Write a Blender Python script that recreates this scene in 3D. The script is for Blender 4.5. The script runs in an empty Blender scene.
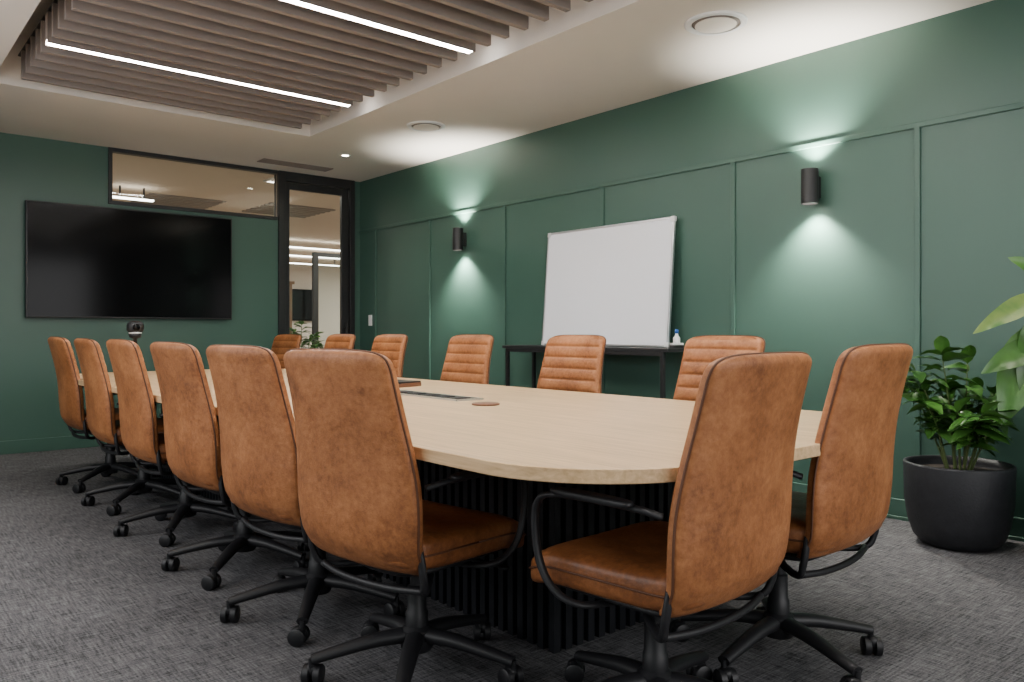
import bpy, bmesh, math, random
from mathutils import Vector, Matrix
random.seed(7)
S=bpy.context.scene
COL=S.collection

# ------------------------------------------------------------ materials
def new_mat(name):
    m=bpy.data.materials.new(name); m.use_nodes=True
    nt=m.node_tree; b=nt.nodes['Principled BSDF']
    return m,nt,b
def pmat(name,col,rough=0.5,metal=0.0,spec=0.5,noise=None,bump=None,col2=None,stretch=(1,1,1)):
    m,nt,b=new_mat(name)
    b.inputs['Base Color'].default_value=(*col,1)
    b.inputs['Roughness'].default_value=rough
    b.inputs['Metallic'].default_value=metal
    b.inputs['Specular IOR Level'].default_value=spec
    if noise or bump:
        tc=nt.nodes.new('ShaderNodeTexCoord'); mp=nt.nodes.new('ShaderNodeMapping')
        mp.inputs['Scale'].default_value=stretch
        nt.links.new(tc.outputs['Object'],mp.inputs['Vector'])
    if noise:
        n=nt.nodes.new('ShaderNodeTexNoise'); n.inputs['Scale'].default_value=noise; n.inputs['Detail'].default_value=5
        nt.links.new(mp.outputs['Vector'],n.inputs['Vector'])
        r=nt.nodes.new('ShaderNodeValToRGB'); r.color_ramp.elements[0].position=.35; r.color_ramp.elements[1].position=.68
        r.color_ramp.elements[0].color=(*(col2 or col),1); r.color_ramp.elements[1].color=(*col,1)
        nt.links.new(n.outputs['Fac'],r.inputs['Fac']); nt.links.new(r.outputs['Color'],b.inputs['Base Color'])
    if bump:
        n2=nt.nodes.new('ShaderNodeTexNoise'); n2.inputs['Scale'].default_value=bump[0]; n2.inputs['Detail'].default_value=3
        nt.links.new(mp.outputs['Vector'],n2.inputs['Vector'])
        bp=nt.nodes.new('ShaderNodeBump'); bp.inputs['Strength'].default_value=bump[1]; bp.inputs['Distance'].default_value=.004
        nt.links.new(n2.outputs['Fac'],bp.inputs['Height']); nt.links.new(bp.outputs['Normal'],b.inputs['Normal'])
    return m
def leathermat(name,hi,mid,lo,rough):
    m,nt,b=new_mat(name)
    tc=nt.nodes.new('ShaderNodeTexCoord'); oi=nt.nodes.new('ShaderNodeObjectInfo')
    ad=nt.nodes.new('ShaderNodeVectorMath'); ad.operation='MULTIPLY_ADD'
    cmb=nt.nodes.new('ShaderNodeCombineXYZ')
    for k in range(3): nt.links.new(oi.outputs['Random'],cmb.inputs[k])
    ad.inputs[1].default_value=(9,9,9)
    nt.links.new(cmb.outputs[0],ad.inputs[0]); nt.links.new(tc.outputs['Object'],ad.inputs[2])
    def nz(s,d,rg):
        n=nt.nodes.new('ShaderNodeTexNoise'); n.inputs['Scale'].default_value=s; n.inputs['Detail'].default_value=d; n.inputs['Roughness'].default_value=rg
        nt.links.new(ad.outputs[0],n.inputs['Vector']); return n.outputs['Fac']
    a=nz(5,8,.72); c=nz(60,6,.7)
    mx=nt.nodes.new('ShaderNodeMath'); mx.operation='MULTIPLY_ADD'; mx.inputs[1].default_value=.55
    nt.links.new(c,mx.inputs[0]); nt.links.new(a,mx.inputs[2])
    r=nt.nodes.new('ShaderNodeValToRGB'); e=r.color_ramp.elements
    e[0].position=.54; e[0].color=(*lo,1); e[1].position=1.0; e[1].color=(*hi,1)
    q=e.new(.76); q.color=(*mid,1)
    nt.links.new(mx.outputs[0],r.inputs['Fac']); nt.links.new(r.outputs['Color'],b.inputs['Base Color'])
    b.inputs['Roughness'].default_value=rough; b.inputs['Specular IOR Level'].default_value=.4
    g=nz(240,3,.5); bp=nt.nodes.new('ShaderNodeBump'); bp.inputs['Strength'].default_value=.25; bp.inputs['Distance'].default_value=.003
    g2=nz(9,4,.6); bp2=nt.nodes.new('ShaderNodeBump'); bp2.inputs['Strength'].default_value=.3; bp2.inputs['Distance'].default_value=.02
    nt.links.new(g2,bp2.inputs['Height']); nt.links.new(bp2.outputs['Normal'],bp.inputs['Normal'])
    nt.links.new(g,bp.inputs['Height']); nt.links.new(bp.outputs['Normal'],b.inputs['Normal'])
    return m
def emat(name,col,strength):
    m=bpy.data.materials.new(name); m.use_nodes=True; nt=m.node_tree
    for n in list(nt.nodes): nt.nodes.remove(n)
    o=nt.nodes.new('ShaderNodeOutputMaterial'); e=nt.nodes.new('ShaderNodeEmission')
    e.inputs['Color'].default_value=(*col,1); e.inputs['Strength'].default_value=strength
    nt.links.new(e.outputs[0],o.inputs[0]); return m
def glassmat(name):
    m=bpy.data.materials.new(name); m.use_nodes=True; nt=m.node_tree
    for n in list(nt.nodes): nt.nodes.remove(n)
    o=nt.nodes.new('ShaderNodeOutputMaterial'); t=nt.nodes.new('ShaderNodeBsdfTransparent'); g=nt.nodes.new('ShaderNodeBsdfGlossy')
    t.inputs[0].default_value=(.93,.96,.95,1); g.inputs['Roughness'].default_value=.02
    f=nt.nodes.new('ShaderNodeFresnel'); f.inputs['IOR'].default_value=1.5
    mx=nt.nodes.new('ShaderNodeMixShader')
    nt.links.new(f.outputs[0],mx.inputs[0]); nt.links.new(t.outputs[0],mx.inputs[1]); nt.links.new(g.outputs[0],mx.inputs[2])
    nt.links.new(mx.outputs[0],o.inputs[0]); return m

GREEN=pmat('green_paint',(.050,.115,.087),.42,noise=1.2,col2=(.047,.108,.082),bump=(220,.05))
CEIL=pmat('ceiling_paint',(.76,.71,.65),.8,noise=2,col2=(.74,.69,.63))
TAUPE=pmat('taupe_slat',(.27,.228,.205),.7,noise=6,col2=(.245,.205,.185))
BLACK=pmat('black_powdercoat',(.012,.012,.013),.45,noise=30,col2=(.015,.015,.016))
BLKPL=pmat('black_plastic',(.010,.010,.012),.5,bump=(400,.1))
PED=pmat('black_fluted_laminate',(.010,.011,.014),.45,noise=20,col2=(.014,.015,.019))
LEATHER=leathermat('tan_leather',(.46,.19,.072),(.31,.115,.039),(.15,.05,.016),.52)
SEAM=pmat('leather_seam',(.10,.036,.014),.6)
SEATL=leathermat('tan_leather_seat',(.36,.14,.05),(.23,.08,.026),(.11,.036,.012),.42)
WHITE=pmat('white_plastic',(.8,.8,.8),.35)
WBOARD=pmat('whiteboard_enamel',(.90,.91,.95),.22)
ALU=pmat('aluminium',(.62,.63,.65),.3,metal=.9)
SCREEN=pmat('tv_screen',(.003,.003,.0035),.12,spec=.12)
POT=pmat('charcoal_pot',(.012,.013,.016),.55,noise=25,col2=(.018,.019,.023),bump=(90,.3))
SOIL=pmat('soil',(.03,.018,.01),.95,noise=40,col2=(.01,.007,.004),bump=(60,1))
LEAF=pmat('leaf_glossy',(.055,.155,.025),.3,noise=6,col2=(.026,.085,.014))
LEAF2=pmat('leaf_bright',(.085,.215,.035),.35,noise=5,col2=(.040,.13,.02))
LEAF3=pmat('leaf_variegated',(.20,.28,.06),.35,noise=9,col2=(.045,.14,.025))
STEM=pmat('plant_stem',(.09,.13,.04),.6)
BROWN=pmat('brown_leather_coaster',(.16,.07,.035),.5)
TIMBER=pmat('timber_screen',(.22,.12,.06),.5)
GLASS=glassmat('clear_glass')
LED=emat('led_tube',(1,.96,.91),140)
LEDC=emat('led_corridor',(1,.95,.88),14)
SCL=emat('sconce_lamp',(1,.93,.82),30)
DLM=emat('downlight_lamp',(1,.92,.8),40)
CORW=pmat('corridor_wall',(.56,.52,.47),.8)
CORC=pmat('corridor_ceiling',(.62,.51,.41),.8)
CORF=pmat('corridor_floor',(.34,.28,.22),.5)

# table wood
WOOD,nt,b=new_mat('light_oak')
tc=nt.nodes.new('ShaderNodeTexCoord'); mp=nt.nodes.new('ShaderNodeMapping'); mp.inputs['Scale'].default_value=(22,.9,22)
nt.links.new(tc.outputs['Object'],mp.inputs['Vector'])
n=nt.nodes.new('ShaderNodeTexNoise'); n.inputs['Scale'].default_value=3; n.inputs['Detail'].default_value=9; n.inputs['Distortion'].default_value=.5; n.inputs['Roughness'].default_value=.62
nt.links.new(mp.outputs['Vector'],n.inputs['Vector'])
r=nt.nodes.new('ShaderNodeValToRGB'); r.color_ramp.elements[0].position=.3; r.color_ramp.elements[1].position=.68
r.color_ramp.elements[0].color=(.50,.32,.165,1); r.color_ramp.elements[1].color=(.74,.52,.30,1)
nt.links.new(n.outputs['Fac'],r.inputs['Fac']); nt.links.new(r.outputs['Color'],b.inputs['Base Color'])
b.inputs['Roughness'].default_value=.38; b.inputs['Specular IOR Level'].default_value=.4

# carpet
CARPET,nt,b=new_mat('grey_woven_carpet')
tc=nt.nodes.new('ShaderNodeTexCoord')
def streak(sc,det=3):
    mp=nt.nodes.new('ShaderNodeMapping'); mp.inputs['Scale'].default_value=sc
    nt.links.new(tc.outputs['Object'],mp.inputs['Vector'])
    n=nt.nodes.new('ShaderNodeTexNoise'); n.inputs['Scale'].default_value=1; n.inputs['Detail'].default_value=det; n.inputs['Roughness'].default_value=.6
    nt.links.new(mp.outputs['Vector'],n.inputs['Vector']); return n.outputs['Fac']
def madd(a,k,c):
    m=nt.nodes.new('ShaderNodeMath'); m.operation='MULTIPLY_ADD'; m.inputs[1].default_value=k
    nt.links.new(a,m.inputs[0])
    if c is None: m.inputs[2].default_value=0
    else: nt.links.new(c,m.inputs[2])
    return m.outputs[0]
v=madd(streak((10,130,1)),.8,None); v=madd(streak((130,10,1)),.8,v); v=madd(streak((150,150,1),2),.55,v); v=madd(streak((1.6,1.6,1)),.25,v)
# mean = 1.2
r=nt.nodes.new('ShaderNodeValToRGB'); mr=nt.nodes.new('ShaderNodeMapRange')
mr.inputs['From Min'].default_value=.96; mr.inputs['From Max'].default_value=1.46
nt.links.new(v,mr.inputs['Value']); nt.links.new(mr.outputs[0],r.inputs['Fac'])
r.color_ramp.elements[0].color=(.028,.028,.031,1); r.color_ramp.elements[1].color=(.18,.178,.186,1)
nt.links.new(r.outputs['Color'],b.inputs['Base Color']); b.inputs['Roughness'].default_value=.95; b.inputs['Specular IOR Level'].default_value=.1
bp=nt.nodes.new('ShaderNodeBump'); bp.inputs['Strength'].default_value=.3; bp.inputs['Distance'].default_value=.004
nt.links.new(v,bp.inputs['Height']); nt.links.new(bp.outputs['Normal'],b.inputs['Normal'])

# ------------------------------------------------------------ mesh helpers
def obj_from_bm(name,bm,mat,parent=None,smooth=True,sharp=None):
    bmesh.ops.recalc_face_normals(bm,faces=bm.faces)
    me=bpy.data.meshes.new(name); bm.to_mesh(me); bm.free()
    return obj_from_me(name,me,mat,parent,smooth)
def obj_from_me(name,me,mat=None,parent=None,smooth=True):
    if mat is not None and len(me.materials)==0:
        for mm in (mat if isinstance(mat,(list,tuple)) else [mat]): me.materials.append(mm)
        if smooth: me.polygons.foreach_set('use_smooth',[True]*len(me.polygons))
    o=bpy.data.objects.new(name,me); COL.objects.link(o)
    if parent: o.parent=parent
    return o
def add_box(bm,x0,x1,y0,y1,z0,z1,mi=0):
    vs=[bm.verts.new(p) for p in [(x0,y0,z0),(x1,y0,z0),(x1,y1,z0),(x0,y1,z0),(x0,y0,z1),(x1,y0,z1),(x1,y1,z1),(x0,y1,z1)]]
    for f in [(0,3,2,1),(4,5,6,7),(0,1,5,4),(1,2,6,5),(2,3,7,6),(3,0,4,7)]:
        fc=bm.faces.new([vs[i] for i in f]); fc.material_index=mi
def boxes(name,lst,mat,parent=None,bevel=0):
    bm=bmesh.new()
    for q in lst: add_box(bm,*q)
    o=obj_from_bm(name,bm,mat,parent,smooth=False)
    if bevel:
        m=o.modifiers.new('bevel','BEVEL'); m.width=bevel; m.segments=3; m.limit_method='ANGLE'
    return o
def empty(name,loc=(0,0,0),rz=0):
    e=bpy.data.objects.new(name,None); COL.objects.link(e); e.location=loc; e.rotation_euler=(0,0,rz); e.empty_display_size=.1
    return e
def catmull(pts,n=8):
    P=[Vector(p) for p in pts]; P=[P[0]*2-P[1]]+P+[P[-1]*2-P[-2]]; out=[]
    for i in range(1,len(P)-2):
        for k in range(n):
            t=k/n; a,b_,c,d=P[i-1],P[i],P[i+1],P[i+2]
            out.append(.5*((2*b_)+(c-a)*t+(2*a-5*b_+4*c-d)*t*t+(3*b_-a-3*c+d)*t**3))
    out.append(P[-2]); return out
def tube(bm,pts,rx,rz=None,seg=10,ref=Vector((1,0,0)),mi=0):
    N=len(pts); rings=[]
    rz=rz if rz is not None else rx
    for i,p in enumerate(pts):
        t=(pts[min(i+1,N-1)]-pts[max(i-1,0)]).normalized()
        a=ref-t*ref.dot(t)
        if a.length<1e-4: a=Vector((0,0,1))-t*t.z
        a.normalize(); b_=t.cross(a)
        x=rx(i/(N-1)) if callable(rx) else rx; z=rz(i/(N-1)) if callable(rz) else rz
        rings.append([bm.verts.new(p+a*x*math.cos(2*math.pi*j/seg)+b_*z*math.sin(2*math.pi*j/seg)) for j in range(seg)])
    for i in range(N-1):
        for j in range(seg):
            f=bm.faces.new([rings[i][j],rings[i][(j+1)%seg],rings[i+1][(j+1)%seg],rings[i+1][j]]); f.material_index=mi
    for rg in (rings[0],rings[-1]):
        f=bm.faces.new(rg); f.material_index=mi
def lathe(bm,prof,seg=40,center=(0,0,0),axis='z',mi=0):
    rings=[]
    for r_,h_ in prof:
        ring=[]
        for j in range(seg):
            a=2*math.pi*j/seg
            p=(r_*math.cos(a),r_*math.sin(a),h_) if axis=='z' else (h_,r_*math.cos(a),r_*math.sin(a))
            ring.append(bm.verts.new((p[0]+center[0],p[1]+center[1],p[2]+center[2])))
        rings.append(ring)
    for i in range(len(rings)-1):
        for j in range(seg):
            f=bm.faces.new([rings[i][j],rings[i][(j+1)%seg],rings[i+1][(j+1)%seg],rings[i+1][j]]); f.material_index=mi
    for rg in (rings[0],rings[-1]):
        f=bm.faces.new(rg); f.material_index=mi
def sgnpow(v,e): return math.copysign(abs(v)**e,v)
def superell(bm,c,hx,hy,hz,e1=.35,e2=.35,nu=40,nv=20,deform=None,mi=0):
    rings=[]
    for i in range(1,nv):
        ph=-math.pi/2+math.pi*i/nv; ring=[]
        for j in range(nu):
            th=2*math.pi*j/nu
            p=Vector((hx*sgnpow(math.cos(ph),e1)*sgnpow(math.cos(th),e2),hy*sgnpow(math.cos(ph),e1)*sgnpow(math.sin(th),e2),hz*sgnpow(math.sin(ph),e1)))
            if deform: p=deform(p)
            ring.append(bm.verts.new(p+Vector(c)))
        rings.append(ring)
    for i in range(len(rings)-1):
        for j in range(nu):
            f=bm.faces.new([rings[i][j],rings[i][(j+1)%nu],rings[i+1][(j+1)%nu],rings[i+1][j]]); f.material_index=mi
    for rg in (rings[0],rings[-1]):
        f=bm.faces.new(rg); f.material_index=mi
def autosmooth(o,ang=40):
    me=o.data; bm=bmesh.new(); bm.from_mesh(me)
    for e in bm.edges:
        if len(e.link_faces)==2 and e.calc_face_angle(0)>math.radians(ang): e.smooth=False
    bm.to_mesh(me); bm.free()

# ------------------------------------------------------------ room
XL,XR,YN,YF,ZC=-0.7,4.54,-1.6,8.01,2.76
boxes('floor',[(XL-.15,XR+.15,YN-.15,YF+.02,-.1,0)],CARPET)
rx0,rx1,ry0,ry1=.80,3.15,-.5,6.43
boxes('ceiling',[(XL-.15,rx0,YN-.15,YF+.15,ZC,3.12),(rx1,XR+.15,YN-.15,YF+.15,ZC,3.12),
      (rx0,rx1,YN-.15,ry0,ZC,3.12),(rx0,rx1,ry1,YF+.15,ZC,3.12),(XL-.15,XR+.15,YN-.15,YF+.15,3.12,3.2)],CEIL)
boxes('wall_right',[(XR,XR+.15,YN-.15,YF+.15,0,ZC)],GREEN)
boxes('wall_back',[(XL-.15,1.91,YF,YF+.12,0,ZC),(1.91,3.56,YF,YF+.12,0,2.24),(4.46,XR+.15,YF,YF+.12,0,ZC)],GREEN)
boxes('wall_left',[(XL-.15,XL,YN-.15,1.0,0,ZC),(XL-.15,XL,5.6,YF+.15,0,ZC),(XL-.15,XL,1.0,5.6,0,.8),(XL-.15,XL,1.0,5.6,2.5,ZC)],GREEN)
boxes('wall_near',[(XL-.15,.1,YN-.15,YN,0,ZC),(3.9,XR+.15,YN-.15,YN,0,ZC),(.1,3.9,YN-.15,YN,0,.7),(.1,3.9,YN-.15,YN,2.5,ZC)],GREEN)
def win_frame(name,a0,a1,z0,z1,horizontal,pos):
    root=empty(name); L=[]; w=.05
    segs=[(a0,a0+w,z0,z1),(a1-w,a1,z0,z1),(a0,a1,z0,z0+w),(a0,a1,z1-w,z1)]
    for i in range(1,3):
        c=a0+(a1-a0)*i/3; segs.append((c-.02,c+.02,z0,z1))
    for s in segs:
        if horizontal: L.append((s[0],s[1],pos-.03,pos+.03,s[2],s[3]))
        else: L.append((pos-.03,pos+.03,s[0],s[1],s[2],s[3]))
    boxes('frame',L,BLACK,root)
win_frame('window_2',1.0,5.6,.8,2.5,False,XL-.07)
win_frame('window_3',.1,3.9,.7,2.5,True,YN-.07)
boxes('baseboard_right',[(XR-.018,XR,YN,YF,0,.115),(XR-.024,XR,YN,YF,0,.02)],GREEN,bevel=.004)
boxes('baseboard_back',[(XL,3.54,YF-.018,YF,0,.115)],GREEN,bevel=.004)
bat=[-.48,.70,1.88,3.06,4.24,5.43,6.61,7.66]
L=[(XR-.014,XR,y-.016,y+.016,.115,2.19) for y in bat]
L.append((XR-.0141,XR,YN,YF,2.175,2.205))
boxes('trim_1',L,GREEN,bevel=.003)

# ceiling slats
root=empty('ceiling_slat_baffle')
L=[];LE=[]
sp=1.52/9
for i in range(-37,6):
    y=5.4+i*sp
    if y<ry0+.1: continue
    if i%9==0:
        LE.append(y); continue
    L.append((.95,2.98,y-.018,y+.018,2.765,2.955))
boxes('slats',L,TAUPE,root,bevel=.002)
boxes('slat_carrier_rails',[(1.3,1.35,ry0+.1,ry1-.05,2.962,3.12),(2.6,2.65,ry0+.1,ry1-.05,2.962,3.12)],BLACK,root)
boxes('slat_backing',[(.95,2.98,ry0+.1,ry1-.05,2.954,2.962)],BLKPL,root)
for y in LE:
    t=empty('linear_ceiling_light')
    boxes('led_diffuser',[(.96,2.97,y-.026,y+.026,2.772,2.79)],LED,t)
    boxes('housing',[(.95,2.98,y-.034,y-.0262,2.768,2.953),(.95,2.98,y+.0262,y+.034,2.768,2.953),(.95,2.98,y-.0262,y+.0262,2.791,2.953)],TAUPE,t)

def ceiling_disc(x,y,r_):
    root=empty('ceiling_air_diffuser',(x,y,ZC))
    bm=bmesh.new()
    lathe(bm,[(r_,0),(r_,-.006),(r_*.95,-.012),(r_*.80,-.012),(r_*.76,-.002)],48)
    o=obj_from_bm('outer_ring',bm,WHITE,root); autosmooth(o,30)
    bm=bmesh.new(); lathe(bm,[(r_*.5,-.004),(r_*.66,-.012),(r_*.66,-.016),(r_*.05,-.020)],48)
    o=obj_from_bm('centre_disc',bm,CEIL,root); autosmooth(o,30)
    bm=bmesh.new(); lathe(bm,[(r_*.77,-.003),(r_*.5,-.0035)],48)
    obj_from_bm('shadow_gap',bm,TAUPE,root)
ceiling_disc(3.70,2.61,.17); ceiling_disc(3.72,5.47,.16)
def downlight(x,y,e=18,name='recessed_downlight'):
    root=empty(name,(x,y,ZC))
    bm=bmesh.new(); lathe(bm,[(.05,0),(.05,-.006),(.036,-.008),(.034,-.001)],28); obj_from_bm('trim_ring',bm,WHITE,root)
    bm=bmesh.new(); lathe(bm,[(.033,-.002),(.033,-.004)],24); obj_from_bm('lamp',bm,DLM,root)
    ld=bpy.data.lights.new('downlight_spot','SPOT'); ld.energy=e; ld.spot_size=math.radians(110); ld.spot_blend=.8; ld.color=(1,.9,.78); ld.shadow_soft_size=.04
    lo=bpy.data.objects.new('spot',ld); COL.objects.link(lo); lo.parent=root; lo.location=(0,0,-.02)
downlight(3.74,6.88,35); downlight(3.74,.6,30); downlight(.1,6.9,60); downlight(.1,3.9,40)
root=empty('ceiling_vent_grille')
L=[(3.2,3.95,7.52,7.535,ZC-.008,ZC),(3.2,3.95,7.685,7.70,ZC-.008,ZC),(3.2,3.215,7.52,7.70,ZC-.008,ZC),(3.935,3.95,7.52,7.70,ZC-.008,ZC)]
for i in range(5): L.append((3.21,3.94,7.55+i*.028,7.561+i*.028,ZC-.006,ZC))
boxes('louvres',L,TAUPE,root); boxes('slot_back',[(3.21,3.94,7.53,7.69,ZC-.002,ZC)],BLACK,root)

# transom window + door
root=empty('window_1')
boxes('frame',[(1.91,3.555,YF-.015,YF+.07,2.235,2.27),(1.91,3.555,YF-.015,YF+.07,2.725,ZC),(1.91,1.945,YF-.015,YF+.07,2.27,2.725)],BLACK,root,bevel=.003)
boxes('glass_pane',[(1.945,3.555,YF+.02,YF+.03,2.27,2.725)],GLASS,root)
root=empty('door_1')
boxes('frame',[(3.56,3.635,YF-.03,YF+.1,0,ZC),(4.40,4.46,YF-.03,YF+.1,0,ZC),(3.635,4.40,YF-.03,YF+.1,2.66,ZC)],BLACK,root,bevel=.003)
boxes('door_leaf_frame',[(3.64,3.69,YF,YF+.045,0.01,2.655),(4.31,4.395,YF,YF+.045,.01,2.655),(3.69,4.31,YF,YF+.045,2.58,2.655),(3.69,4.31,YF,YF+.045,.01,.12)],BLACK,root,bevel=.003)
boxes('door_glass',[(3.69,4.31,YF+.018,YF+.028,.12,2.58)],GLASS,root)
bm=bmesh.new(); tube(bm,[Vector((4.345,YF-.05,.85)),Vector((4.345,YF-.05,1.15))],.012); tube(bm,[Vector((4.345,YF,.9)),Vector((4.345,YF-.05,.9))],.008); tube(bm,[Vector((4.345,YF,1.1)),Vector((4.345,YF-.05,1.1))],.008)
obj_from_bm('pull_handle',bm,BLACK,root)

# corridor beyond
boxes('floor_corridor',[(-1,13,YF+.02,20,-.1,0)],CORF)
boxes('ceiling_corridor',[(-1,13,YF+.16,20,2.86,2.95)],CORC)
boxes('wall_corridor_far',[(-1,13,20,20.1,0,2.86)],CORW)
boxes('wall_corridor_left',[(-1.1,-1,YF+.16,20,0,2.86)],CORW)
boxes('wall_corridor_right',[(13,13.1,YF+.16,20,0,2.86)],CORW)
boxes('wall_corridor_near',[(XR+.15,13,YF+.1,YF+.2,0,2.86)],CORW)
for (x0,x1,y) in [(2.55,3.05,10.6),(6.2,8.2,14.6),(6.8,9,16.2),(7,9.6,18.0)]:
    t=empty('corridor_linear_light')
    boxes('tube',[(x0,x1,y-.03,y+.03,2.70,2.72)],LEDC,t); boxes('hanger',[(x0+.1,x0+.12,y-.01,y+.01,2.72,2.86),(x1-.12,x1-.1,y-.01,y+.01,2.72,2.86)],BLACK,t)
t=empty('corridor_ceiling_grille')
boxes('grille',[(3.1,4.1,10.9+.14*i,10.96+.14*i,2.845,2.86) for i in range(7)],TAUPE,t)
t=empty('corridor_ceiling_cassette')
boxes('louvres',[(4.6,5.6,10.6+.16*i,10.67+.16*i,2.84,2.86) for i in range(7)],TAUPE,t)
t=empty('corridor_glass_partition')
boxes('mullions',[(5.45,5.53,11.0,11.06,0,2.25),(5.53,7.6,11.0,11.06,2.19,2.25),(5.53,7.6,11.0,11.06,0,.08),(6.05,6.1,11.0,11.06,.08,2.19),(7.6,7.67,11.0,11.06,0,2.25)],BLACK,t)
boxes('panes',[(5.53,7.6,11.025,11.035,.08,2.19)],GLASS,t)
t=empty('timber_room_divider')
boxes('slats',[(6.25+.1*i,6.30+.1*i,14,14.1,0,1.95) for i in range(3)]+[(6.2,6.55,14,14.1,1.95,2.0)],TIMBER,t)
t=empty('corridor_wall_screen')
boxes('panel',[(9.25,9.95,19.90,19.95,1.35,2.2)],SCREEN,t,bevel=.01); boxes('bracket',[(9.5,9.7,19.95,20,1.6,1.9)],BLACK,t)
for (x,y,e) in [(6.6,9.8,90),(9.5,12.8,170),(11.2,17.3,200),(.6,11,120),(4.2,8.8,30),(1.5,16,120)]:  # added fill lamps in panel frames, kept out of sight to brighten the corridor
    t=empty('corridor_fill_light',(x,y,2.86))
    boxes('fill_light_frame',[(-.33,-.3,-.33,.33,-.02,0),(.3,.33,-.33,.33,-.02,0),(-.3,.3,-.33,-.3,-.02,0),(-.3,.3,.3,.33,-.02,0)],WHITE,t)
    ld=bpy.data.lights.new('corridor_fill','AREA'); ld.shape='SQUARE'; ld.size=.6; ld.energy=e; ld.color=(1,.93,.84)
    lo=bpy.data.objects.new('lamp',ld); COL.objects.link(lo); lo.parent=t; lo.location=(0,0,-.01)

# TV
root=empty('wall_mounted_tv')
boxes('body',[(1.24,3.04,YF-.075,YF-.035,1.175,2.195)],BLACK,root,bevel=.006)
boxes('screen',[(1.252,3.028,YF-.0765,YF-.07,1.19,2.183)],SCREEN,root)
boxes('wall_bracket',[(1.8,2.5,YF-.035,YF,1.45,1.95)],BLACK,root)

root=empty('light_switch')
boxes('plate',[(XR-.010,XR,7.735,7.805,1.12,1.24)],WHITE,root,bevel=.003)
boxes('rocker',[(XR-.014,XR-.010,7.755,7.785,1.15,1.21)],WHITE,root,bevel=.001)

# sconces
def sconce(y):
    root=empty('wall_sconce',(XR,y,0))
    bm=bmesh.new(); c=-.088
    z0,z1=1.82,2.03; R=.05
    lathe(bm,[(R-.006,z0+.02),(R-.004,z0),(R,z0+.002),(R,z1-.002),(R-.004,z1),(R-.006,z1-.02)],36,center=(c,0,0))
    o=obj_from_bm('cylinder_body',bm,BLACK,root); autosmooth(o,35)
    boxes('wall_bracket',[(-.04,0,-.025,.025,1.86,1.99)],BLACK,root,bevel=.003)
    for zz,rot in ((z0+.017,0),(z1-.017,math.pi)):
        bm=bmesh.new(); lathe(bm,[(R-.012,zz-.001),(R-.012,zz+.001)],24,center=(c,0,0)); obj_from_bm('lamp_disc',bm,SCL,root)
        ld=bpy.data.lights.new('sconce_beam','SPOT'); ld.energy=150 if rot==0 else 150; ld.spot_size=math.radians(112); ld.spot_blend=.85; ld.color=(1,.96,.86); ld.shadow_soft_size=.02
        lo=bpy.data.objects.new('beam',ld); COL.objects.link(lo); lo.parent=root; lo.location=(c,0,z0-.004 if rot==0 else z1+.004)
        lo.rotation_euler=(0,0,0) if rot==0 else (math.pi,0,0)
sconce(2.47); sconce(6.02)

# ------------------------------------------------------------ conference table
root=empty('conference_table')
TX0,TX1,TY0,TY1,TZ=1.19,2.93,1.12,6.65,.74
TT=.034
bm=bmesh.new(); out=[]
# corner radii (rx, ry): soft, generously rounded ends
CR=[(.62,.50),(.62,.50),(.40,.40),(.40,.40)]
CC=[(TX1-CR[0][0],TY0+CR[0][1]),(TX1-CR[1][0],TY1-CR[1][1]),(TX0+CR[2][0],TY1-CR[2][1]),(TX0+CR[3][0],TY0+CR[3][1])]
CR[1]=CR[1]
for (cx,cy),(ax_,ay_),a0 in zip(CC,CR,(-90,0,90,180)):
    for i in range(21):
        a=math.radians(a0+90*i/20); out.append((cx+ax_*math.cos(a),cy+ay_*math.sin(a)))
def ring(z,ins):
    v=[]
    for i,(x,y) in enumerate(out):
        c=CC[i//21]; s=(.4-ins)/.4; v.append(bm.verts.new((c[0]+(x-c[0])*s,c[1]+(y-c[1])*s,z)))
    return v
R_=[ring(TZ-TT,.002),ring(TZ-TT+.002,0),ring(TZ-.0015,0),ring(TZ,.0015)]
for i in range(3):
    for j in range(len(out)):
        bm.faces.new([R_[i][j],R_[i][(j+1)%len(out)],R_[i+1][(j+1)%len(out)],R_[i+1][j]])
bm.faces.new(R_[0]); bm.faces.new(R_[-1])
o=obj_from_bm('tabletop',bm,WOOD,root); autosmooth(o,30)
def pedestal(x0,x1,y0,y1):
    L=[(x0+.02,x1-.02,y0+.02,y1-.02,0,TZ-TT)]
    n=int((x1-x0)/.052)
    for i in range(n+1):
        x=x0+.015+(x1-x0-.03)*i/n
        L.append((x-.014,x+.014,y0,y0+.025,.0,TZ-TT)); L.append((x-.014,x+.014,y1-.025,y1,.0,TZ-TT))
    n=int((y1-y0)/.052)
    for i in range(1,n):
        y=y0+.015+(y1-y0-.03)*i/n
        L.append((x0,x0+.025,y-.014,y+.014,0,TZ-TT)); L.append((x1-.025,x1,y-.014,y+.014,0,TZ-TT))
    boxes('fluted_pedestal',L,PED,root)
pedestal(1.78,2.50,1.88,3.1); pedestal(1.78,2.50,4.75,6.0)

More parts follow.
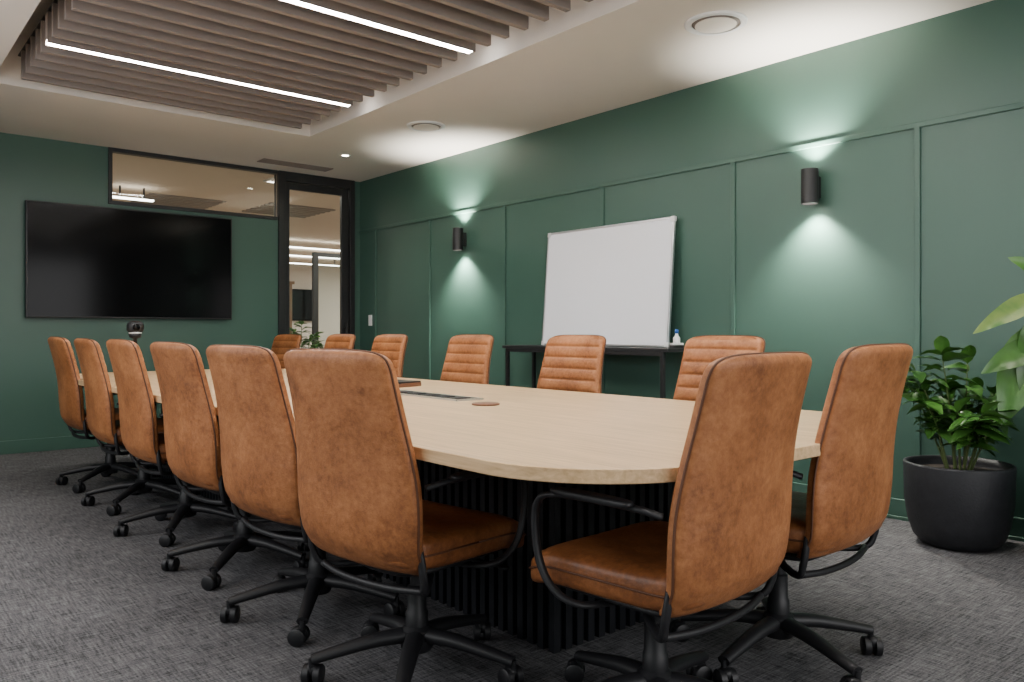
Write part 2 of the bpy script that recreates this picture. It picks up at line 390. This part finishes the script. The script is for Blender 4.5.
root=empty('table_power_unit',(2.18,3.2,TZ))
boxes('frame',[(-.075,.075,-.35,-.335,0,.008),(-.075,.075,.335,.35,0,.008),(-.075,-.06,-.335,.335,0,.008),(.06,.075,-.335,.335,0,.008)],ALU,root)
boxes('lid',[(-.06,.06,-.335,.335,0,.005)],BLACK,root)
boxes('sockets',[(-.04,.04,-.3+i*.12,-.22+i*.12,.005,.009) for i in range(5)],BLKPL,root,bevel=.002)
root=empty('coaster',(2.10,2.64,TZ)); bm=bmesh.new(); lathe(bm,[(.056,0),(.06,.002),(.06,.006),(.055,.009),(.01,.009)],40); obj_from_bm('disc',bm,BROWN,root)
root=empty('stationery_tray',(2.44,3.9,TZ)); root.rotation_euler=(0,0,.25)
boxes('box_base',[(-.09,.09,-.12,.12,0,.022)],BROWN,root,bevel=.004); boxes('box_lid',[(-.088,.088,-.118,.118,.022,.03)],BLACK,root,bevel=.003)
root=empty('notebook',(2.65,4.9,TZ)); boxes('cover',[(-.1,.1,-.14,.14,0,.012)],BLACK,root,bevel=.002); boxes('pages',[(-.094,.096,-.134,.134,.002,.010)],WHITE,root)
root=empty('conference_camera',(1.70,6.35,TZ))
bm=bmesh.new(); lathe(bm,[(.075,0),(.075,.01),(.02,.02),(.014,.03),(.014,.26),(.04,.27),(.045,.30)],28); obj_from_bm('stand',bm,BLKPL,root)
bm=bmesh.new(); superell(bm,(0,0,.345),.06,.05,.05,.8,.8,28,16); obj_from_bm('camera_head',bm,BLKPL,root)
bm=bmesh.new(); superell(bm,(-.005,-.048,.345),.026,.012,.026,1,1,20,12); obj_from_bm('lens',bm,SCREEN,root)
bm=bmesh.new(); lathe(bm,[(.042,.296),(.046,.30),(.046,.306),(.042,.31)],28); obj_from_bm('silver_band',bm,WHITE,root)

# ------------------------------------------------------------ office chair meshes (shared)
PTS=[(.37,-.165),(.41,-.215),(.47,-.250),(.56,-.262),(.66,-.268),(.76,-.280),(.86,-.300),(.95,-.322),(1.02,-.343)]
def prof(z):
    pts=PTS
    for i in range(len(pts)-1):
        if z<=pts[i+1][0] or i==len(pts)-2:
            a,b_=pts[i],pts[i+1]; t=(z-a[0])/(b_[0]-a[0]); t=max(-.2,min(1.2,t))
            p0=pts[max(i-1,0)][1]; p3=pts[min(i+2,len(pts)-1)][1]; p1=a[1]; p2=b_[1]
            return .5*((2*p1)+(p2-p0)*t+(2*p0-5*p1+4*p2-p3)*t*t+(3*p1-p0-3*p2+p3)*t**3)
ZB0,ZB1=.385,1.012
def wid(z):
    t=(z-ZB0)/(ZB1-ZB0)
    return .222+.036*math.exp(-((t-.32)/.32)**2)+.004*t
WG=.026
vs=[-1+2*i/110 for i in range(111)]; vs=sorted(set([round(v,4) for v in vs if abs(v)<.96]+[s*q for q in (.965,.975,.985,.992,.996,.999) for s in (-1,1)]))
bm=bmesh.new(); rings=[]; seamL=[];seamR=[]; M=48
for v in vs:
    z=(ZB0+ZB1)/2+(ZB1-ZB0)/2*v; av=min(abs(v),.9995)
    w=wid(z)*(1-av**26)**(1/4.); th=.032*(1-av**20)**.5+.002
    yc=prof(z); ring_=[]
    nr=10; ph=((z-ZB0)/(ZB1-ZB0)*nr)%1
    rib=.012*(abs(math.sin(math.pi*ph))**.42) if av<.95 else 0
    for j in range(M):
        a=2*math.pi*j/M; cx=sgnpow(math.cos(a),.55); sy=sgnpow(math.sin(a),.55)
        x=w*cx; y=yc+th*sy+WG*(x/.25)**2
        if sy>0 and abs(cx)<.92: y+=rib-.009
        ring_.append(bm.verts.new((x,y,z)))
    rings.append(ring_)
    seamL.append(Vector((-w-.001,yc+WG*(w/.25)**2-.006,z))); seamR.append(Vector((w+.001,yc+WG*(w/.25)**2-.006,z)))
for i in range(len(rings)-1):
    for j in range(M):
        bm.faces.new([rings[i][j],rings[i][(j+1)%M],rings[i+1][(j+1)%M],rings[i+1][j]])
bm.faces.new(rings[0]); bm.faces.new(rings[-1])
tube(bm,seamL+seamR[::-1],.0035,seg=6,ref=Vector((0,1,0)),mi=1)
bmesh.ops.recalc_face_normals(bm,faces=bm.faces)
ME_BACK=bpy.data.meshes.new('chair_backrest'); bm.to_mesh(ME_BACK); bm.free()
ME_BACK.materials.append(LEATHER); ME_BACK.materials.append(SEAM)
ME_BACK.polygons.foreach_set('use_smooth',[True]*len(ME_BACK.polygons))
# seat
bm=bmesh.new()
def sd(p):
    q=p.copy(); t=(p.y+.25)/.5
    if p.z>0: q.z+= -.012*math.exp(-((p.x/.16)**2))*math.exp(-((p.y/.15)**2))
    q.z-= .035*max(0,(t-.72)/.28)**2
    q.z+= .012*max(0,(.3-t)/.3)
    q.x*= 1-.06*(1-t)
    return q
superell(bm,(0,.0,.450),.262,.258,.056,.45,.28,56,24,sd)
pts=[]
for j in range(60):
    th=2*math.pi*j/60
    p=Vector((.264*sgnpow(math.cos(th),.28),.260*sgnpow(math.sin(th),.28),.012)); t=(p.y+.25)/.5
    p.z-=.035*max(0,(t-.72)/.28)**2; p.x*=1-.06*(1-t); pts.append(p+Vector((0,.0,.444)))
pts.append(pts[0].copy())
tube(bm,pts,.003,seg=6,ref=Vector((0,0,1)),mi=1)
bmesh.ops.recalc_face_normals(bm,faces=bm.faces)
ME_SEAT=bpy.data.meshes.new('chair_seat'); bm.to_mesh(ME_SEAT); bm.free()
ME_SEAT.materials.append(SEATL); ME_SEAT.materials.append(SEAM); ME_SEAT.polygons.foreach_set('use_smooth',[True]*len(ME_SEAT.polygons))
# arms + frame
bm=bmesh.new()
for s in (-1,1):
    P=catmull([(s*.250,-.205,.640),(s*.280,-.160,.655),(s*.298,-.05,.662),(s*.304,.08,.658),(s*.306,.135,.638),(s*.306,.150,.58),(s*.304,.135,.48),(s*.296,.09,.415),(s*.262,.03,.385),(s*.14,-.01,.378)],6)
    tube(bm,P,.012,.0085,seg=10,ref=Vector((1,0,0)))
    superell(bm,(s*.299,-.03,.667),.022,.125,.011,.6,.5,28,12)
    P=catmull([(s*.235,-.215,.47),(s*.243,-.212,.43),(s*.243,-.205,.39),(s*.225,-.185,.352),(s*.17,-.12,.345),(s*.10,-.04,.36),(s*.05,.0,.37)],6)
    tube(bm,P,.013,.010,seg=10,ref=Vector((1,0,0)))
P=catmull([(-.225,-.185,.352),(-.12,-.205,.345),(0,-.212,.343),(.12,-.205,.345),(.225,-.185,.352)],6)
tube(bm,P,.010,.010,seg=10,ref=Vector((0,0,1)))
superell(bm,(0,0,.375),.11,.15,.03,.4,.4,28,12)
superell(bm,(0,.0,.402),.225,.22,.014,.5,.3,40,10)
tube(bm,[Vector((.08,.08,.372)),Vector((.27,.09,.366))],.006); superell(bm,(.275,.09,.366),.02,.012,.006,.6,.6,16,8)
ME_ARM=bpy.data.meshes.new('chair_arms'); bmesh.ops.recalc_face_normals(bm,faces=bm.faces); bm.to_mesh(ME_ARM); bm.free()
ME_ARM.materials.append(BLKPL); ME_ARM.polygons.foreach_set('use_smooth',[True]*len(ME_ARM.polygons))
# base
bm=bmesh.new()
lathe(bm,[(.045,.075),(.05,.085),(.048,.14),(.035,.15),(.034,.19),(.030,.195),(.029,.27),(.022,.275),(.020,.36)],24)
for k in range(5):
    a=2*math.pi*k/5; d=Vector((math.cos(a),math.sin(a),0)); side=Vector((-math.sin(a),math.cos(a),0))
    P=catmull([d*.02+Vector((0,0,.122)),d*.12+Vector((0,0,.116)),d*.22+Vector((0,0,.098)),d*.315+Vector((0,0,.078))],6)
    tube(bm,P,lambda t:.031-.011*t,lambda t:.024-.009*t,seg=12,ref=side)
    c=d*.315
    tube(bm,[c+Vector((0,0,.082)),c+Vector((0,0,.045))],.009,seg=10)
    tw=random.uniform(0,3.1); ax=Vector((math.cos(tw),math.sin(tw),0)); cc=c+Vector((-math.sin(tw),math.cos(tw),0))*.012
    for sg in (-1,1):
        P=[cc+ax*(sg*.006)+Vector((0,0,.030)),cc+ax*(sg*.008)+Vector((0,0,.030)),cc+ax*(sg*.026)+Vector((0,0,.030)),cc+ax*(sg*.029)+Vector((0,0,.030))]
        tube(bm,P,lambda t:(.026 if t in(0,1) else .0298),seg=20,ref=Vector((0,0,1)))
    superell(bm,cc+Vector((0,0,.045)),.022,.022,.018,.8,.8,12,8)
ME_BASE=bpy.data.meshes.new('chair_base'); bmesh.ops.recalc_face_normals(bm,faces=bm.faces); bm.to_mesh(ME_BASE); bm.free()
ME_BASE.materials.append(BLKPL); ME_BASE.polygons.foreach_set('use_smooth',[True]*len(ME_BASE.polygons))
_t=bpy.data.objects.new('t',ME_BASE); autosmooth(_t,50); bpy.data.objects.remove(_t)

def chair(x,y,deg,base=None,dz=0):
    root=empty('office_chair',(x,y,0),math.radians(deg))
    for nm,me in (('backrest',ME_BACK),('seat_cushion',ME_SEAT),('armrests_and_frame',ME_ARM)):
        o=obj_from_me(nm,me,None,root); o.location.z=dz
    o=obj_from_me('five_star_base',ME_BASE,None,root); o.rotation_euler=(0,0,math.radians(base if base is not None else random.uniform(0,72)))
# left row (facing +X)
chair(1.36,2.05,-80,20,-.010)
chair(1.375,2.74,-84,30,-.008)
chair(1.39,3.48,-87,25,-.005)
chair(1.41,4.32,-90,40)
chair(1.43,5.16,-91,30)
chair(1.44,5.98,-90,25,.005)
# right row (facing -X)
for (x,y,dg) in [(2.90,2.24,86),(2.90,3.21,90),(2.90,4.19,90),(2.91,5.22,89),(2.92,6.02,90)]:
    chair(x,y,dg,None,.020)
chair(2.95,7.08,96,None,.015)
# near end (facing +Y)
chair(1.67,1.37,3,10,-.012)
chair(2.31,1.39,3,35,.002)

# ------------------------------------------------------------ console + whiteboard
root=empty('console_table')
boxes('top',[(4.19,4.505,3.33,5.05,.915,.94)],BLACK,root,bevel=.003)
boxes('legs',[(4.19,4.215,3.37,3.395,0,.915),(4.48,4.505,3.37,3.395,0,.915),(4.19,4.215,4.98,5.005,0,.915),(4.48,4.505,4.98,5.005,0,.915),(4.215,4.48,3.37,3.395,.02,.045),(4.215,4.48,4.98,5.005,.02,.045),(4.19,4.215,3.395,4.98,.89,.915)],BLACK,root)
root=empty('whiteboard',(4.415,4.15,.942)); root.rotation_euler=(0,math.radians(4.6),0)
hw=.65;H=.925
boxes('panel',[(-.008,.008,-hw+.01,hw-.01,.01,H-.01)],WBOARD,root)
boxes('frame',[(-.013,.011,-hw,hw,0,.016),(-.013,.011,-hw,hw,H-.016,H),(-.013,.011,-hw,-hw+.016,.016,H-.016),(-.013,.011,hw-.016,hw,.016,H-.016)],ALU,root,bevel=.003)
boxes('corner_caps',[(-.015,.013,s0,s1,z0,z1) for (s0,s1) in ((-hw-.002,-hw+.035),(hw-.035,hw+.002)) for (z0,z1) in ((0,.035),(H-.035,H+.002))],WHITE,root,bevel=.004)
root=empty('cleaning_spray_bottle',(4.43,3.445,.94))
bm=bmesh.new(); lathe(bm,[(.022,0),(.024,.005),(.024,.07),(.012,.085),(.010,.1)],20); obj_from_bm('bottle',bm,WHITE,root)
bm=bmesh.new(); lathe(bm,[(.013,.1),(.013,.125),(.006,.13)],16); obj_from_bm('cap',bm,pmat('blue_cap',(.03,.12,.45),.4),root)
root=empty('board_eraser',(4.36,3.39,.94)); boxes('felt',[(-.05,.05,-.022,.022,0,.02)],BLACK,root,bevel=.002); boxes('handle',[(-.05,.05,-.022,.022,.02,.035)],WHITE,root,bevel=.004)

# ------------------------------------------------------------ plants
def leaf(bm,base,dirv,L_,W_,droop=.3,fold=.25,mi=0,roll=0,blunt=.8,face=None):
    d=dirv.normalized()
    side=d.cross(face) if face is not None else d.cross(Vector((0,0,1)))
    if side.length<.05: side=Vector((1,0,0))
    side.normalize(); up=side.cross(d).normalized()
    q=Matrix.Rotation(roll,3,d); side=q@side; up=q@up
    n=10; rows=[]
    for i in range(n+1):
        s=i/n; w=W_/2*math.sin(math.pi*min(1,s**blunt))**.8 if 0<s<1 else .0008
        c=base+d*(L_*s)+Vector((0,0,-droop*L_*s*s))
        row=[]
        for k,f in enumerate((-1,-.55,0,.55,1)):
            wav=.04*W_*math.sin(s*14+f*2)*abs(f)
            row.append(bm.verts.new(c+side*(w*f)+up*(fold*w*abs(f)+wav)))
        rows.append(row)
    for i in range(n):
        for k in range(4):
            fc=bm.faces.new([rows[i][k],rows[i][k+1],rows[i+1][k+1],rows[i+1][k]]); fc.material_index=mi
def pot(root,r_,h_,mat=POT):
    bm=bmesh.new()
    lathe(bm,[(r_*.50,0),(r_*.68,.008),(r_*.82,.045),(r_*.92,.12),(r_*.98,.22),(r_,h_-.01),(r_*.99,h_),(r_*.94,h_),(r_*.92,h_-.03),(r_*.92,h_-.06)],56)
    obj_from_bm('pot',bm,mat,root)
    bm=bmesh.new(); lathe(bm,[(r_*.93,h_-.055),(r_*.9,h_-.045),(r_*.02,h_-.035)],40); obj_from_bm('soil',bm,SOIL,root)
def bushy(name,loc,r_,h_,n,top,spread,seed,lim=None,ll=.13,bias=0):
    rnd=random.Random(seed); root=empty(name,loc); pot(root,r_,h_)
    bmL=bmesh.new(); bmS=bmesh.new()
    for i in range(n):
        a=2*math.pi*i/n+rnd.uniform(-.3,.3); rad=spread*rnd.uniform(.25,1); H_=top*rnd.uniform(.45,1)*(1.1-.35*rad/spread)
        b0=Vector((math.cos(a)*.05,math.sin(a)*.05,h_-.05)); tip=Vector((math.cos(a)*rad-bias,math.sin(a)*rad,h_+H_))
        if lim and tip.x>lim-.03: tip.x=lim-.03-rnd.uniform(0,.05)
        P=catmull([b0,b0.lerp(tip,.5)+Vector((0,0,.06)),tip],8)
        tube(bmS,P,lambda t:.006-.004*t,seg=6)
        for k in range(5,len(P),1):
            for sgn in (-1,1):
                if rnd.random()<.42: continue
                t=(P[min(k+1,len(P)-1)]-P[k-1]).normalized(); sd_=t.cross(Vector((0,0,1)))
                if sd_.length<.05: sd_=Vector((math.cos(a+1.5),math.sin(a+1.5),0))
                dv=sd_.normalized()*sgn+t*.5+Vector((rnd.uniform(-.4,.4),rnd.uniform(-.4,.4),rnd.uniform(-.4,.4)))
                l_=ll*rnd.uniform(.65,1.15)
                e=P[k]+dv.normalized()*l_
                if lim and e.x>lim: dv.x=-abs(dv.x)
                leaf(bmL,P[k],dv,l_,l_*.52,rnd.uniform(.2,.6),.25,mi=0 if rnd.random()<.6 else 1,roll=rnd.uniform(-.5,.5))
        leaf(bmL,P[-1],Vector((math.cos(a),math.sin(a),.8)) if not lim else Vector((-.3,math.sin(a),.8)),ll,ll*.45,.3,.3,mi=1)
    obj_from_bm('stems',bmS,STEM,root); obj_from_bm('leaves',bmL,[LEAF,LEAF2],root)
    return root
bushy('potted_coffee_plant',(4.22,1.556,0),.245,.405,16,.58,.32,3,lim=.27,ll=.15,bias=.08)
bushy('corridor_potted_plant',(4.6,9.6,0),.2,.5,10,.70,.25,5,ll=.15)

PX,PY=4.15,.86
root=empty('potted_large_leaf_plant',(PX,PY,0)); pot(root,.25,.42)
bmL=bmesh.new(); bmS=bmesh.new()
FACE=Vector((-.85,-.35,.35))
specs=[
 ((4.15,1.16,1.22),(3.91,1.38,1.04),.10,2),
 ((4.18,1.14,1.29),(4.04,1.28,1.39),.08,1),
 ((4.14,1.18,1.08),(4.02,1.30,.62),.20,1),
 ((4.16,1.17,1.00),(3.95,1.36,.86),.12,0),
 ((4.17,1.10,1.16),(4.06,1.24,.78),.20,0),
 ((4.20,1.08,1.42),(4.10,1.18,1.52),.10,0),
 ((4.10,.95,.95),(3.86,1.0,.62),.22,1),
 ((4.15,.80,1.1),(4.05,.5,1.25),.18,1),
 ((4.10,.80,.9),(3.85,.6,.65),.22,1),
 ((4.25,.85,1.2),(4.24,.75,1.55),.16,1),
 ((4.25,.70,.9),(4.28,.40,.75),.18,0),
 ((4.02,.90,1.1),(3.75,.85,1.2),.16,2)]
for b0,t0,w,mi in specs:
    b0=Vector(b0)-Vector((PX,PY,0)); t0=Vector(t0)-Vector((PX,PY,0))
    tube(bmS,catmull([Vector((random.uniform(-.05,.05),random.uniform(-.05,.05),.37)),b0*.55+Vector((0,0,.25)),b0],8),.006,seg=6)
    d=t0-b0; d.z+=.12*d.length
    leaf(bmL,b0,d,d.length,w,.12,.18,mi,blunt=.7,face=FACE)
obj_from_bm('stems',bmS,STEM,root); obj_from_bm('leaves',bmL,[LEAF,LEAF2,LEAF3],root)

# ------------------------------------------------------------ daylight through windows
def area(name,loc,rot,sx,sy,e,col):
    ld=bpy.data.lights.new(name,'AREA'); ld.shape='RECTANGLE'; ld.size=sx; ld.size_y=sy; ld.energy=e; ld.color=col
    lo=bpy.data.objects.new(name,ld); COL.objects.link(lo); lo.location=loc; lo.rotation_euler=rot
area('window_daylight_near',(2.0,YN-.12,1.6),(math.radians(90),0,0),3.7,1.75,88,(1,.98,.96))
area('window_daylight_left',(XL-.12,3.3,1.65),(0,math.radians(-90),0),1.65,4.5,75,(1,.98,.96))

w=bpy.data.worlds.new('world'); S.world=w; w.use_nodes=True
w.node_tree.nodes['Background'].inputs[0].default_value=(.7,.8,1,1); w.node_tree.nodes['Background'].inputs[1].default_value=.6

cam=bpy.data.cameras.new('camera'); co=bpy.data.objects.new('camera',cam); COL.objects.link(co)
co.location=(0,0,1.05); co.rotation_euler=(math.radians(90),0,math.radians(-40.4))
cam.sensor_width=36; cam.lens=27.88; cam.shift_y=-9/1024; cam.clip_start=.02
S.camera=co
